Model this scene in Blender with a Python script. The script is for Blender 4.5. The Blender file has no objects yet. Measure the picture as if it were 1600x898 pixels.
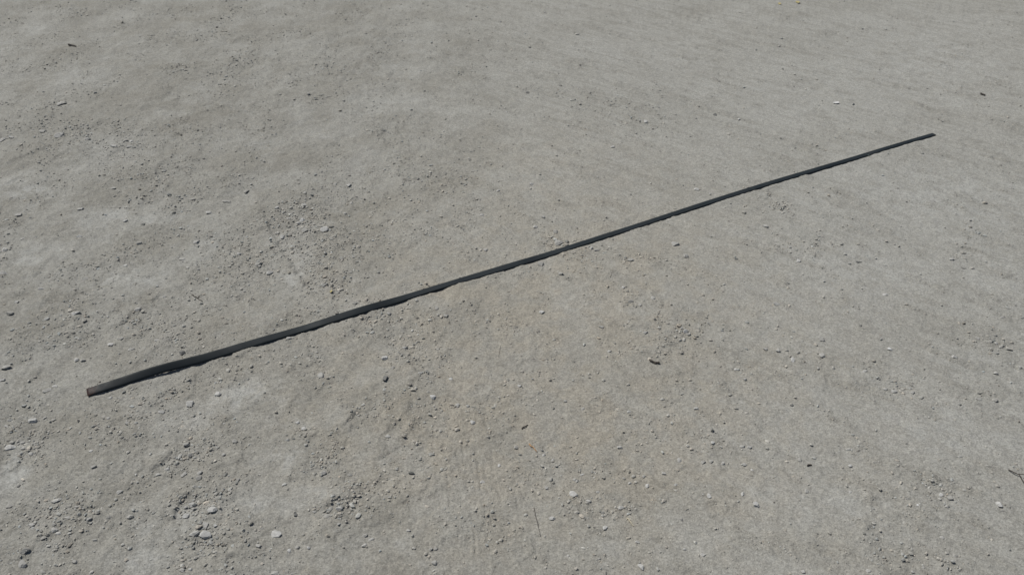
import bpy, math, random
import numpy as np

# ------------------------------------------------------------------ camera
CAM_H, PITCH, F_PX = 1.60, math.radians(35.0), 1386.0      # eye height, tilt below the horizon, focal length for a 1600 px wide photo
scene = bpy.context.scene
cam_d = bpy.data.cameras.new('camera')
cam_d.sensor_width = 36.0
cam_d.lens = 36.0 * F_PX / 1600.0
cam_d.clip_start, cam_d.clip_end = 0.05, 1200.0
cam = bpy.data.objects.new('camera', cam_d)
scene.collection.objects.link(cam)
cam.location = (0, 0, CAM_H)
cam.rotation_euler = (math.pi / 2 - PITCH, 0, 0)
scene.camera = cam

# ------------------------------------------------------------------ sky, sun, exposure
SUN_EL = math.radians(56.0)
SHADOW_DIR = (0.84, -0.5426)                                  # where shadows fall on the ground
sun_az = math.atan2(-SHADOW_DIR[0], -SHADOW_DIR[1])         # compass angle of the sun from +Y towards +X
world = bpy.data.worlds.new('World')
scene.world = world
world.use_nodes = True
wn = world.node_tree
sky = wn.nodes.new('ShaderNodeTexSky')
sky.sky_type = 'NISHITA'
sky.sun_disc = False
sky.sun_elevation = SUN_EL
sky.sun_rotation = sun_az
sky.dust_density = 1.2
wn.links.new(sky.outputs[0], wn.nodes['Background'].inputs[0])
wn.nodes['Background'].inputs[1].default_value = 0.05
sun_d = bpy.data.lights.new('sun', 'SUN')
sun_d.energy = 4.0
sun_d.angle = math.radians(0.5)
sun_d.color = (1.0, 0.965, 0.90)
sun = bpy.data.objects.new('sun', sun_d)
scene.collection.objects.link(sun)
sun.rotation_euler = (math.pi / 2 - SUN_EL, 0, -sun_az + math.pi)
vs = scene.view_settings
vs.view_transform = 'Standard'
vs.look = 'None'
vs.exposure = 0.07
vs.gamma = 1.0
vs.use_curve_mapping = False

rng = np.random.default_rng(7)
random.seed(7)
COL = scene.collection
SP, CP = math.sin(PITCH), math.cos(PITCH)


def gp(px, py):
    """ground point (z = 0) seen at a pixel of the 1600 x 898 photograph; also metres per pixel there and depression"""
    px = np.asarray(px, float); py = np.asarray(py, float)
    a = (px - 800.0) / F_PX
    b = (449.0 - py) / F_PX
    dy = CP + b * SP
    dz = -SP + b * CP
    t = CAM_H / -dz
    return a * t, dy * t, t / F_PX, np.arctan2(-dz, dy)


# ------------------------------------------------------------------ noise
_p = np.random.default_rng(3).permutation(256).astype(np.int64)
PERM = np.concatenate([_p, _p])
_ang = np.random.default_rng(5).uniform(0, 2 * np.pi, 256)
GX, GY = np.cos(_ang), np.sin(_ang)


def pn(x, y, seed=0):
    x = np.asarray(x, float) + seed * 17.37; y = np.asarray(y, float) + seed * 31.91
    xi = np.floor(x); yi = np.floor(y)
    fx = x - xi; fy = y - yi
    xi = xi.astype(np.int64) & 255; yi = yi.astype(np.int64) & 255
    u = fx * fx * fx * (fx * (fx * 6 - 15) + 10); v = fy * fy * fy * (fy * (fy * 6 - 15) + 10)
    def g(ix, iy, dx, dy):
        h = PERM[PERM[ix & 255] + (iy & 255)]
        return GX[h] * dx + GY[h] * dy
    a = g(xi, yi, fx, fy); b = g(xi + 1, yi, fx - 1, fy)
    c = g(xi, yi + 1, fx, fy - 1); d = g(xi + 1, yi + 1, fx - 1, fy - 1)
    return 1.5 * ((a + u * (b - a)) * (1 - v) + (c + u * (d - c)) * v)


def fbm(x, y, s, octv=3, seed=0, gain=0.5):
    r = 0; a = 1.0; x = x * s; y = y * s
    for k in range(octv):
        r = r + a * pn(x, y, seed + k * 3)
        a *= gain; x = x * 2.03; y = y * 2.03
    return r


def sstep(a, b, x):
    t = np.clip((x - a) / (b - a), 0, 1)
    return t * t * (3 - 2 * t)


def halfw(y):
    return np.maximum(0.35, (y * CP + CAM_H * SP) * (800.0 / F_PX))


def blobs(x, y, lst):
    """sum of soft round patches listed as (px, py, radius px across, radius px down, weight)"""
    r = np.zeros_like(x)
    for (px, py, rx, ry, w) in lst:
        X, Y, m, dep = gp(px, py)
        r += w * np.exp(-(((x - X) / (rx * m)) ** 2 + ((y - Y) / (ry * m / math.sin(dep))) ** 2))
    return r


# loose gravel collects in these places
GRAVEL = [(90, 212, 110, 20, .9), (190, 235, 90, 16, .6), (260, 285, 130, 40, .45), (310, 400, 130, 40, .55), (468, 335, 40, 38, 1.7), (490, 375, 50, 34, 1.4), (520, 410, 50, 26, 1.1), (448, 365, 10, 24, 1.2), (480, 410, 12, 24, 1.4),
          (508, 445, 36, 18, 1.9), (410, 415, 20, 16, 1.2), (560, 480, 60, 16, 1.0), (600, 505, 60, 20, .8), (650, 540, 50, 30, .8), (680, 590, 60, 40, .55),
          (200, 500, 160, 40, .5), (290, 545, 80, 30, .5), (250, 640, 160, 40, .45), (300, 705, 45, 30, 1.0), (300, 790, 35, 30, 1.2), (330, 840, 40, 25, .9),
          (80, 820, 80, 45, .8), (40, 700, 50, 30, .9), (180, 830, 120, 40, .4), (520, 800, 45, 28, 1.1), (560, 770, 20, 25, 1.1), (480, 730, 40, 18, .8), (640, 740, 90, 30, .3), (590, 800, 50, 20, .6),
          (870, 370, 40, 18, .9), (920, 395, 50, 14, .8), (980, 405, 45, 14, .9), (985, 465, 30, 12, 1.3), (1050, 515, 50, 18, 1.1), (1080, 535, 45, 20, .7), (1010, 540, 60, 20, .5),
          (1215, 325, 22, 16, 1.5), (1260, 385, 60, 20, .5), (1290, 410, 50, 16, .4), (1495, 402, 26, 12, 1.1), (1520, 365, 40, 12, .6), (1210, 475, 25, 10, .8), (1350, 575, 50, 16, .6), (1400, 608, 50, 10, .9), (1465, 635, 22, 14, 1.1),
          (1540, 535, 50, 12, .9), (1330, 470, 60, 14, .5), (980, 800, 50, 16, 1.1), (945, 808, 30, 10, .8), (960, 745, 70, 20, .5), (1090, 695, 100, 20, .35), (1475, 775, 26, 16, 1.3), (1450, 870, 60, 22, .9), (1390, 740, 80, 25, .35), (1310, 720, 60, 20, .3), (1330, 700, 30, 10, .6),
          (840, 430, 70, 20, .35), (700, 330, 120, 40, .35), (640, 270, 120, 40, .3), (820, 690, 90, 40, .3), (1130, 605, 70, 30, .35), (880, 770, 50, 20, .4), (700, 800, 60, 30, .4), (680, 880, 50, 20, .4),
          (450, 110, 90, 22, .35), (520, 85, 60, 14, .35), (900, 150, 50, 22, .4), (960, 175, 60, 20, .45), (330, 110, 80, 18, .4), (1010, 190, 60, 20, .3), (750, 105, 40, 14, .35), (590, 210, 60, 14, .35)]
# bare patches of pale trodden dust
PALE = [(1330, 690, 300, 170, .28), (1350, 330, 260, 120, .2), (390, 628, 48, 24, 1.0), (440, 722, 32, 22, .9), (500, 768, 40, 16, 1.0), (410, 790, 40, 20, .6), (15, 725, 24, 26, .9), (215, 868, 60, 30, .8), (245, 815, 40, 12, .6), (340, 820, 40, 16, .3),
        (40, 298, 55, 18, .8), (55, 400, 50, 18, .7), (130, 375, 50, 10, .3), (210, 437, 60, 16, .6), (330, 375, 36, 14, .6), (440, 385, 16, 30, .8), (462, 425, 18, 26, .9), (270, 340, 40, 10, .5), (180, 335, 70, 10, .5), (300, 655, 40, 20, .4),
        (1130, 470, 120, 40, .25), (1330, 430, 120, 50, .4), (1500, 310, 130, 60, .45), (1330, 800, 110, 40, .3), (1480, 690, 80, 30, .35), (1180, 770, 60, 16, .45), (1060, 830, 50, 20, .4), (960, 880, 40, 20, .35), (1510, 560, 60, 20, .35),
        (1450, 90, 160, 60, .45), (1250, 150, 140, 50, .3), (1000, 90, 120, 40, .2), (640, 100, 60, 10, .3), (490, 95, 30, 8, .3), (640, 170, 60, 16, .3), (120, 120, 80, 14, .4), (30, 60, 40, 40, .3), (1570, 450, 50, 60, .4), (600, 880, 60, 20, .3),
        (560, 590, 40, 12, .4), (690, 880, 60, 16, .3), (100, 590, 60, 12, .4), (890, 480, 60, 14, .2), (510, 510, 26, 12, .6)]
# the lens's warm cast around mid view, painted into the soil colour
WARM_CAST = [(850, 540, 450, 300, .62), (1050, 740, 260, 140, .22), (900, 400, 200, 110, .18), (690, 690, 150, 100, .22), (690, 460, 30, 14, .4), (930, 690, 60, 30, .25), (870, 240, 160, 60, .15)]


def fields(x, y):
    """roughness, gravel density, pale dust, painted warm lens cast on the soil at ground points"""
    wx = x + .050 * pn(x * 5, y * 5, 40) + .035 * pn(x * 15, y * 15, 41)
    wy = y + .050 * pn(x * 5, y * 5, 43) + .035 * pn(x * 15, y * 15, 44)
    side = sstep(0.75, -0.55, x + 0.14 * y - .25 + .3 * pn(x * .8, y * .8, 12))    # the left of the yard is churned, the right is swept smooth
    gr = blobs(wx, wy, GRAVEL)
    gr = .85 * np.clip(gr, 0, 1.4) * (0.35 + .95 * sstep(-.25, .4, fbm(x, y, 12, 3, 21)))
    gr += .055 + .50 * side * sstep(-.30, .5, fbm(x, y, 4.5, 4, 23)) + .085 * sstep(-.1, .5, fbm(x, y, 6, 3, 29))
    pale = np.clip(blobs(wx, wy, PALE) * (.45 + .8 * sstep(-.35, .4, fbm(x, y, 16, 4, 81, .65))) + .30 * side * sstep(.05, .40, fbm(x, y, 4.0, 6, 84, .74)), 0, 1.2)
    gr *= 1 - .75 * np.clip(pale, 0, 1) * (.3 + .7 * side)
    # scuffs dragged across the swept side, their bottoms rough and gritty
    u = x * .77 - y * .64; v = x * .64 + y * .77
    scuff = (1 - .75 * side) * (.9 * sstep(.22, .42, fbm(u * 3.2, v * 11.0, 1.0, 4, 95, .6)) + .6 * sstep(.26, .42, fbm(u * 8.0, v * 26.0, 1.0, 3, 97, .6)))
    gr = gr + .22 * scuff
    rough = .42 * scuff + np.clip(.22 + .62 * side + .45 * np.clip(gr - .15, 0, 1), 0, 1.2) * (1 - .55 * np.clip(pale, 0, 1))
    warm = np.clip(blobs(wx, wy, WARM_CAST) * (.55 + .7 * sstep(-.4, .5, fbm(x, y, 9, 4, 86, .65))), 0, 1)
    return rough, gr, pale, warm, side


# little scarps where the trodden crust has broken: polyline in photo pixels, drop (m), shoulder length (m); the drop is on the right hand walking along it
def T(r, c, zx, zy):
    return 400 * c + zx * 400 / 1596.0, (0, 225, 448, 673)[r] + zy * 225 / 898.0


SCARPS = [([(500, 480), (478, 452), (455, 420), (432, 380), (412, 345), (396, 305)], .011, .045),
          ([(720, 660), (660, 590), (600, 530), (540, 490)], .004, .05),
          ([T(3, 0, 940, 255), T(3, 0, 1010, 195), T(3, 0, 1062, 150), T(3, 0, 1072, 110)], .013, .05),
          ([T(3, 0, 1050, 560), T(3, 0, 1085, 500), T(3, 0, 1125, 450), T(3, 0, 1172, 375)], .013, .05),
          ([T(3, 0, 1385, 898), T(3, 0, 1400, 830), T(3, 0, 1435, 770)], .008, .05),
          ([T(3, 0, 70, 270), T(3, 0, 100, 205), T(3, 0, 85, 150)], .008, .04),
          ([T(2, 0, 640, 245), T(2, 0, 760, 220), T(2, 0, 930, 80), T(2, 0, 1010, 30)], .008, .05),
          ([T(1, 0, 960, 480), T(1, 0, 1060, 420), T(1, 0, 1130, 370)], .006, .04),
          ([T(1, 0, 0, 130), T(1, 0, 110, 95), T(1, 0, 240, 45), T(1, 0, 330, 0)], .008, .05),
          ([T(1, 0, 0, 260), T(1, 0, 80, 235), T(1, 0, 150, 190)], .006, .04),
          ([T(1, 0, 180, 830), T(1, 0, 260, 760), T(1, 0, 340, 660)], .006, .05),
          ([T(3, 1, 400, 470), T(3, 1, 520, 450), T(3, 1, 620, 400), T(3, 1, 640, 330)], .008, .04),
          ([T(2, 1, 400, 280), T(2, 1, 520, 330), T(2, 1, 575, 265), T(2, 1, 520, 215)], .007, .04),
          ([T(2, 1, 560, 890), T(2, 1, 570, 840), T(2, 1, 650, 790)], .007, .04), ([(605, 712), (590, 690), (600, 668), (632, 655)], .006, .03), ([(548, 700), (543, 672), (556, 648), (590, 636)], .006, .03), ([(655, 700), (640, 680), (650, 655)], .005, .03),
          ([T(2, 1, 200, 800), T(2, 1, 240, 720), T(2, 1, 250, 650)], .006, .05),
          ([T(2, 0, 1030, 600), T(2, 0, 1040, 640), T(2, 0, 950, 690)], .005, .04),
          ([T(1, 3, 1330, 600), T(1, 3, 1270, 540), T(1, 3, 1200, 520)], .004, .04),
          ([T(1, 3, 1240, 780), T(1, 3, 1160, 740), T(1, 3, 1110, 700)], .005, .04),
          ([T(2, 3, 700, 575), T(2, 3, 620, 550), T(2, 3, 560, 515)], .005, .04),
          ([T(0, 1, 900, 435), T(0, 1, 780, 415), T(0, 1, 700, 410)], .006, .06),
          ([T(0, 1, 500, 245), T(0, 1, 400, 235), T(0, 1, 330, 230)], .006, .06),
          ([T(0, 1, 670, 350), T(0, 1, 600, 352), T(0, 1, 560, 330)], .006, .06),
          ([T(0, 1, 1430, 540), T(0, 1, 1370, 500), T(0, 1, 1270, 420)], .005, .06),
          ([T(0, 2, 940, 320), T(0, 2, 900, 295), T(0, 2, 850, 270)], .005, .05),
          ([T(0, 3, 1500, 130), T(0, 3, 1400, 105), T(0, 3, 1290, 85)], .008, .08),
          ([T(0, 3, 540, 625), T(0, 3, 470, 610), T(0, 3, 390, 580)], .005, .06),
          ([T(0, 3, 880, 780), T(0, 3, 800, 740), T(0, 3, 730, 710)], .005, .06)]
GROOVES = [([T(3, 1, 1290, 200), T(3, 1, 1312, 400), T(3, 1, 1335, 570)], .0026, .005), ([T(3, 1, 1362, 110), T(3, 1, 1385, 250), T(3, 1, 1405, 400)], .0024, .006), ([T(3, 1, 1465, 250), T(3, 1, 1500, 460)], .0020, .006),
           ([T(3, 1, 570, 20), T(3, 1, 572, 120)], .002, .004), ([T(3, 1, 688, 0), T(3, 1, 700, 170)], .002, .006), ([T(3, 1, 1360, 680), T(3, 1, 1382, 890)], .0022, .005), ([T(3, 2, 100, 240), T(3, 2, 80, 330)], .0018, .004),
           ([(712, 640), (722, 690), (731, 760), (742, 840), (750, 897)], .003, .006), ([(738, 650), (750, 740), (760, 830), (766, 897)], .0022, .008), ([(762, 660), (772, 740), (786, 800)], .0024, .006), ([(694, 690), (700, 760), (706, 820)], .002, .005), ([(800, 740), (815, 830), (822, 880)], .002, .006),
           ([T(1, 1, 290, 170), T(1, 1, 265, 215)], .002, .005), ([T(2, 0, 1120, 560), T(2, 0, 1420, 540)], .0, .01),
           ([T(3, 1, 1010, 470), T(3, 1, 1090, 340)], .002, .012), ([T(3, 1, 880, 620), T(3, 1, 960, 540)], .0015, .012)]


def poly_dist(x, y, pts):
    """distance, signed side (>0 on the right hand) and along-parameter of points to a polyline"""
    P = [gp(a, b)[:2] for a, b in pts]
    best = np.full(x.shape, 1e9); side = np.zeros(x.shape); tt = np.zeros(x.shape)
    n = len(P) - 1
    for i in range(n):
        ax, ay = P[i]; bx, by = P[i + 1]
        dx, dy = bx - ax, by - ay
        L2 = dx * dx + dy * dy
        t = np.clip(((x - ax) * dx + (y - ay) * dy) / L2, 0, 1)
        ex = x - ax - t * dx; ey = y - ay - t * dy
        d = np.hypot(ex, ey)
        s = np.sign(ex * dy - ey * dx)
        m = d < best
        best = np.where(m, d, best); side = np.where(m, s, side); tt = np.where(m, (i + t) / n, tt)
    return best, side, tt


def near(x, y, pts, pad):
    P = np.array([gp(a, b)[:2] for a, b in pts])
    return (x > P[:, 0].min() - pad) & (x < P[:, 0].max() + pad) & (y > P[:, 1].min() - pad) & (y < P[:, 1].max() + pad)


BAR_READY = False


def bar_pos(x, y):
    j = np.clip(np.searchsorted(bx, x), 0, len(bx) - 1)
    for _ in range(2):                                             # slide to the foot of the perpendicular
        t = (x - bx[j]) * tx[j] + (y - by[j]) * ty[j]
        j = np.clip(j + np.round(t / (ss[1] - ss[0])).astype(int), 0, len(bx) - 1)
    t = (x - bx[j]) * tx[j] + (y - by[j]) * ty[j]
    return (x - bx[j]) * nx[j] + (y - by[j]) * ny[j], t, ss[j]


def height(x, y, fine=True, fl=None):
    x = np.asarray(x, float); y = np.asarray(y, float)
    rough, gr, pale, warm, side = fl if fl is not None else fields(x, y)
    h = .010 * pn(x * .55, y * .55, 1) + .0045 * pn(x * 1.9, y * 1.9, 2)
    h = h + .0050 * (.15 + side) * pn(x * 4.6, y * 4.6, 3)
    # wheel-swept ripples on the smooth side
    u = x * .77 - y * .64; v = x * .64 + y * .77
    h = h + (1 - .6 * side) * .0003 * pn(u * 3.0, v * 13.0, 4) + (1 - .6 * side) * .0015 * sstep(.0, .12, fbm(u * 9.0, v * 26.0, 1.0, 3, 64)) * sstep(-.2, .3, fbm(x, y, 3, 2, 66))
    lim = np.clip((8.0 - y) / 1.5, 0, 1) * np.clip((1.55 - np.abs(x) / halfw(y)) / .15, 0, 1) * np.clip((y - .2) / .3, 0, 1)
    # trodden plates and broken crust
    w1 = fbm(x, y, 9, 2, 6)
    h = h + lim * rough * .0022 * sstep(.02, .12, w1)
    h = h + lim * (.12 + rough) * (.0026 * pn(x * 13, y * 13, 90) + .0013 * pn(x * 29, y * 29, 91))
    w2 = fbm(x * 1.0, y * 1.0, 23, 2, 9)
    h = h + lim * (.25 + rough) * .0012 * sstep(.05, .14, w2)
    for pts, drop, sh in SCARPS:
        m = near(x, y, pts, sh * 4)
        if not m.any():
            continue
        xm = x[m] + .014 * pn(x[m] * 28, y[m] * 28, 50) + .006 * pn(x[m] * 110, y[m] * 110, 52)
        ym = y[m] + .014 * pn(x[m] * 28, y[m] * 28, 51) + .006 * pn(x[m] * 110, y[m] * 110, 53)
        d, s, t = poly_dist(xm, ym, pts)
        end = sstep(0, .18, t) * sstep(1, .82, t)
        sd = d * s
        f = np.where(sd < 0, np.exp(-(sd / sh) ** 2), sstep(.011, 0, sd))
        h[m] += drop * end * f * .55
    for pts, dep, wd in GROOVES:
        m = near(x, y, pts, wd * 4)
        if not m.any() or dep == 0:
            continue
        xm = x[m] + .003 * pn(x[m] * 30, y[m] * 30, 54)
        d, s, t = poly_dist(xm, y[m], pts)
        end = sstep(0, .2, t) * sstep(1, .8, t) * (.5 + .8 * sstep(-.3, .3, pn(x[m] * 25, y[m] * 25, 55)))
        h[m] += .48 * end * dep * (-np.exp(-(d / (wd * .5)) ** 2) + .5 * np.exp(-((d - wd) / (wd * .6)) ** 2))
    if fine and BAR_READY:
        # dirt banked in uneven little heaps against both sides of the bar
        m = (x > bx[0] - .1) & (x < bx[-1] + .1) & (np.abs(y - np.interp(x, bx, by)) < .2)
        q, t, sj = bar_pos(x[m], y[m])
        far = np.exp(-(t / .02) ** 2)
        heap = sstep(.0, .5, pn(sj * 9, q * 6, 70) + .5 * pn(sj * 31, q * 30, 71)) * (.7 + .3 * pn(sj * 45, q * 60, 72))
        h[m] += far * heap * (.0038 * np.exp(-((q - BAR_W - .010) / .008) ** 2) + .0025 * np.exp(-((q + .008) / .007) ** 2))
    if fine:
        k = lim * (.25 + .9 * rough)
        h = h + k * (.0007 * pn(x * 48, y * 48, 14) + .0007 * pn(x * 95, y * 95, 15) + .0009 * np.abs(pn(x * 150, y * 150, 16)) + .0007 * pn(x * 260, y * 260, 17))
    return h


# ------------------------------------------------------------------ materials
def new_mat(name):
    m = bpy.data.materials.new(name)
    m.use_nodes = True
    nt = m.node_tree
    return m, nt, nt.nodes['Principled BSDF']


def N(nt, typ, **kw):
    n = nt.nodes.new(typ)
    for k, v in kw.items():
        if k in ('operation', 'blend_type', 'data_type', 'attribute_name', 'noise_dimensions', 'feature'):
            setattr(n, k, v)
        else:
            n.inputs[k].default_value = v
    return n


def mix(nt, fac, a, b, blend='MIX'):
    n = nt.nodes.new('ShaderNodeMix')
    n.data_type = 'RGBA'
    n.blend_type = blend
    for sock, v in ((n.inputs[0], fac), (n.inputs[6], a), (n.inputs[7], b)):
        if hasattr(v, 'links'):
            nt.links.new(v, sock)
        elif isinstance(v, (int, float)):
            sock.default_value = v
        else:
            sock.default_value = (*v, 1)
    return n.outputs[2]


def ramp(nt, src, a, b, lo=0.0, hi=1.0):
    n = nt.nodes.new('ShaderNodeMapRange')
    n.inputs['From Min'].default_value = a; n.inputs['From Max'].default_value = b
    n.inputs['To Min'].default_value = lo; n.inputs['To Max'].default_value = hi
    nt.links.new(src, n.inputs['Value'])
    return n.outputs['Result']


SOIL_DARK, SOIL_MID, SOIL_PALE, SOIL_WARM_CAST = (.197, .190, .171), (.277, .271, .249), (.362, .366, .358), (.318, .288, .240)
SOIL, nt, bs = new_mat('dry_soil')
bs.inputs['Roughness'].default_value = .95
bs.inputs['Specular IOR Level'].default_value = .15
tc = N(nt, 'ShaderNodeTexCoord')
aw = N(nt, 'ShaderNodeAttribute', attribute_name='warm'); ap = N(nt, 'ShaderNodeAttribute', attribute_name='pale'); ar = N(nt, 'ShaderNodeAttribute', attribute_name='rough')
n1 = N(nt, 'ShaderNodeTexNoise', Scale=2.6, Detail=11.0, Roughness=.74)
n2 = N(nt, 'ShaderNodeTexNoise', Scale=75.0, Detail=5.0, Roughness=.7)
n3 = N(nt, 'ShaderNodeTexNoise', Scale=420.0, Detail=3.0, Roughness=.65)
for n in (n1, n2, n3):
    nt.links.new(tc.outputs['Object'], n.inputs['Vector'])
c = mix(nt, ramp(nt, n1.outputs[0], .36, .64), SOIL_DARK, SOIL_PALE)
asd = N(nt, 'ShaderNodeAttribute', attribute_name='side')
c = mix(nt, ramp(nt, asd.outputs['Fac'], 0, 1, .72, .38), c, mix(nt, ramp(nt, asd.outputs['Fac'], 0, 1, .35, 0), SOIL_MID, SOIL_PALE))
mp = N(nt, 'ShaderNodeMapping')                                  # smears left by wheels and brooms
mp.inputs['Rotation'].default_value = (0, 0, math.radians(39.7))
nt.links.new(tc.outputs['Object'], mp.inputs['Vector'])
mp2 = N(nt, 'ShaderNodeMapping'); mp2.inputs['Scale'].default_value = (5.0, 26.0, 5.0)
nt.links.new(mp.outputs[0], mp2.inputs['Vector'])
n6 = N(nt, 'ShaderNodeTexNoise', Scale=1.0, Detail=7.0, Roughness=.74)
nt.links.new(mp2.outputs[0], n6.inputs['Vector'])
st = N(nt, 'ShaderNodeMath', operation='MULTIPLY')
nt.links.new(ramp(nt, n6.outputs[0], .46, .66, 0, 1), st.inputs[0]); nt.links.new(ramp(nt, asd.outputs['Fac'], 0, 1, .52, .18), st.inputs[1])
c = mix(nt, st.outputs[0], c, SOIL_DARK)
n7 = N(nt, 'ShaderNodeTexNoise', Scale=175.0, Detail=2.5, Roughness=.6)
nt.links.new(tc.outputs['Object'], n7.inputs['Vector'])
c = mix(nt, ramp(nt, ap.outputs['Fac'], 0, 1.0, 0, .85), c, SOIL_PALE)
c = mix(nt, ramp(nt, ar.outputs['Fac'], .3, 1.0, 0, .35), c, SOIL_DARK)
c = mix(nt, ramp(nt, aw.outputs['Fac'], 0, 1, 0, .62), c, SOIL_WARM_CAST)  # warm lens cast painted over the soil colour
c = mix(nt, ramp(nt, n2.outputs[0], .3, .72, .0, .5), c, mix(nt, .5, c, SOIL_DARK, 'MIX'))
c = mix(nt, 1.0, c, mix(nt, ramp(nt, n3.outputs[0], .28, .72), (.80, .80, .80), (1.16, 1.16, 1.15)), 'MULTIPLY')
c = mix(nt, 1.0, c, mix(nt, ramp(nt, n7.outputs[0], .28, .70), (.84, .84, .83), (1.13, 1.13, 1.13)), 'MULTIPLY')
for sc, lo, hi in ((310.0, .86, 1.14), (125.0, .93, 1.07)):        # sand grains, each its own shade
    vo = N(nt, 'ShaderNodeTexVoronoi', Scale=sc)
    nt.links.new(tc.outputs['Object'], vo.inputs['Vector'])
    sx = N(nt, 'ShaderNodeSeparateColor')
    nt.links.new(vo.outputs['Color'], sx.inputs[0])
    c = mix(nt, 1.0, c, mix(nt, sx.outputs[0], (lo, lo, lo), (hi, hi, hi * .99)), 'MULTIPLY')
nt.links.new(c, bs.inputs['Base Color'])
b1 = N(nt, 'ShaderNodeBump', Strength=.75, Distance=.0030)
b2 = N(nt, 'ShaderNodeBump', Strength=.5, Distance=.0035)
n4 = N(nt, 'ShaderNodeTexNoise', Scale=330.0, Detail=4.0, Roughness=.7)
n5 = N(nt, 'ShaderNodeTexNoise', Scale=95.0, Detail=3.0, Roughness=.6)
for n in (n4, n5):
    nt.links.new(tc.outputs['Object'], n.inputs['Vector'])
nt.links.new(n4.outputs[0], b1.inputs['Height']); nt.links.new(n5.outputs[0], b2.inputs['Height'])
nt.links.new(ramp(nt, ar.outputs['Fac'], .1, 1.0, .15, .6), b2.inputs['Strength'])
nt.links.new(b2.outputs[0], b1.inputs['Normal']); nt.links.new(b1.outputs[0], bs.inputs['Normal'])


def stone_mat(name, a, b, dust=.35):
    m, nt, bs = new_mat(name)
    bs.inputs['Roughness'].default_value = .92
    bs.inputs['Specular IOR Level'].default_value = .2
    oi = N(nt, 'ShaderNodeObjectInfo'); tc = N(nt, 'ShaderNodeTexCoord'); ge = N(nt, 'ShaderNodeNewGeometry')
    c = mix(nt, oi.outputs['Random'], a, b)
    n = N(nt, 'ShaderNodeTexNoise', Scale=160.0, Detail=5.0, Roughness=.65)
    nt.links.new(ge.outputs['Position'], n.inputs['Vector'])
    c = mix(nt, 1.0, c, mix(nt, ramp(nt, n.outputs[0], .3, .7), (.78, .77, .75), (1.18, 1.18, 1.18)), 'MULTIPLY')
    n2 = N(nt, 'ShaderNodeTexNoise', Scale=60.0, Detail=3.0)
    nt.links.new(ge.outputs['Position'], n2.inputs['Vector'])
    c = mix(nt, ramp(nt, n2.outputs[0], .42, .62, 0, dust), c, SOIL_MID)          # dried dust clinging to it
    nt.links.new(c, bs.inputs['Base Color'])
    bp = N(nt, 'ShaderNodeBump', Strength=.5, Distance=.001)
    n3 = N(nt, 'ShaderNodeTexNoise', Scale=420.0, Detail=4.0)
    nt.links.new(ge.outputs['Position'], n3.inputs['Vector'])
    nt.links.new(n3.outputs[0], bp.inputs['Height']); nt.links.new(bp.outputs[0], bs.inputs['Normal'])
    return m


M_STONE = stone_mat('grey_stone', (.270, .266, .250), (.385, .384, .372))
M_PALE = stone_mat('pale_stone', (.375, .376, .368), (.435, .435, .426), .25)
M_DARK = stone_mat('dark_stone', (.105, .108, .108), (.165, .165, .160), .25)
M_WHITE = stone_mat('white_flake', (.47, .48, .48), (.53, .53, .53), .05)

GRAIN, nt, bs = new_mat('gravel_grain')
bs.inputs['Roughness'].default_value = .95
bs.inputs['Specular IOR Level'].default_value = .15
at = N(nt, 'ShaderNodeAttribute', attribute_name='tint')
nt.links.new(at.outputs['Color'], bs.inputs['Base Color'])

STEEL, nt, bs = new_mat('dark_mill_steel')
tc = N(nt, 'ShaderNodeTexCoord'); al = N(nt, 'ShaderNodeAttribute', attribute_name='along')
n1 = N(nt, 'ShaderNodeTexNoise', Scale=9.0, Detail=5.0, Roughness=.6); n2 = N(nt, 'ShaderNodeTexNoise', Scale=140.0, Detail=4.0, Roughness=.65)
for n in (n1, n2):
    nt.links.new(tc.outputs['Object'], n.inputs['Vector'])
c = mix(nt, ramp(nt, n1.outputs[0], .35, .65), (.0085, .0128, .0160), (.0150, .0205, .0240))
n3 = N(nt, 'ShaderNodeTexNoise', Scale=16.0, Detail=7.0, Roughness=.72)
nt.links.new(tc.outputs['Object'], n3.inputs['Vector'])
c = mix(nt, ramp(nt, n2.outputs[0], .62, .82, 0, .08), c, (.16, .15, .13))       # clinging dust
c = mix(nt, ramp(nt, n3.outputs[0], .56, .76, 0, .05), c, (.20, .19, .17))       # dust smears
nt.links.new(ramp(nt, n3.outputs[0], .35, .65, .50, .75), bs.inputs['Roughness'])
rm = N(nt, 'ShaderNodeMath', operation='ADD')
nt.links.new(al.outputs['Fac'], rm.inputs[0]); nt.links.new(ramp(nt, n2.outputs[0], .3, .7, -.014, .014), rm.inputs[1])
c = mix(nt, ramp(nt, rm.outputs[0], .000, .030, .62, 0), c, (.060, .024, .016))   # rusted saw cut
nt.links.new(c, bs.inputs['Base Color'])
bs.inputs['Metallic'].default_value = .0
bs.inputs['Specular IOR Level'].default_value = .22


def plain_mat(name, a, b, rough=.85, scale=200.0):
    m, nt, bs = new_mat(name)
    tc = N(nt, 'ShaderNodeTexCoord'); n = N(nt, 'ShaderNodeTexNoise', Scale=scale, Detail=4.0)
    nt.links.new(tc.outputs['Object'], n.inputs['Vector'])
    nt.links.new(mix(nt, ramp(nt, n.outputs[0], .35, .65), a, b), bs.inputs['Base Color'])
    bs.inputs['Roughness'].default_value = rough
    bs.inputs['Specular IOR Level'].default_value = .25
    return m


M_STRAW = plain_mat('dry_straw', (.40, .36, .27), (.50, .46, .36))
M_ORANGE = plain_mat('orange_straw', (.34, .20, .10), (.42, .27, .15))
M_TWIG = plain_mat('dark_twig', (.050, .043, .038), (.085, .075, .065))
M_LEAF = plain_mat('yellow_leaf', (.30, .26, .12), (.36, .31, .17))


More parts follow.
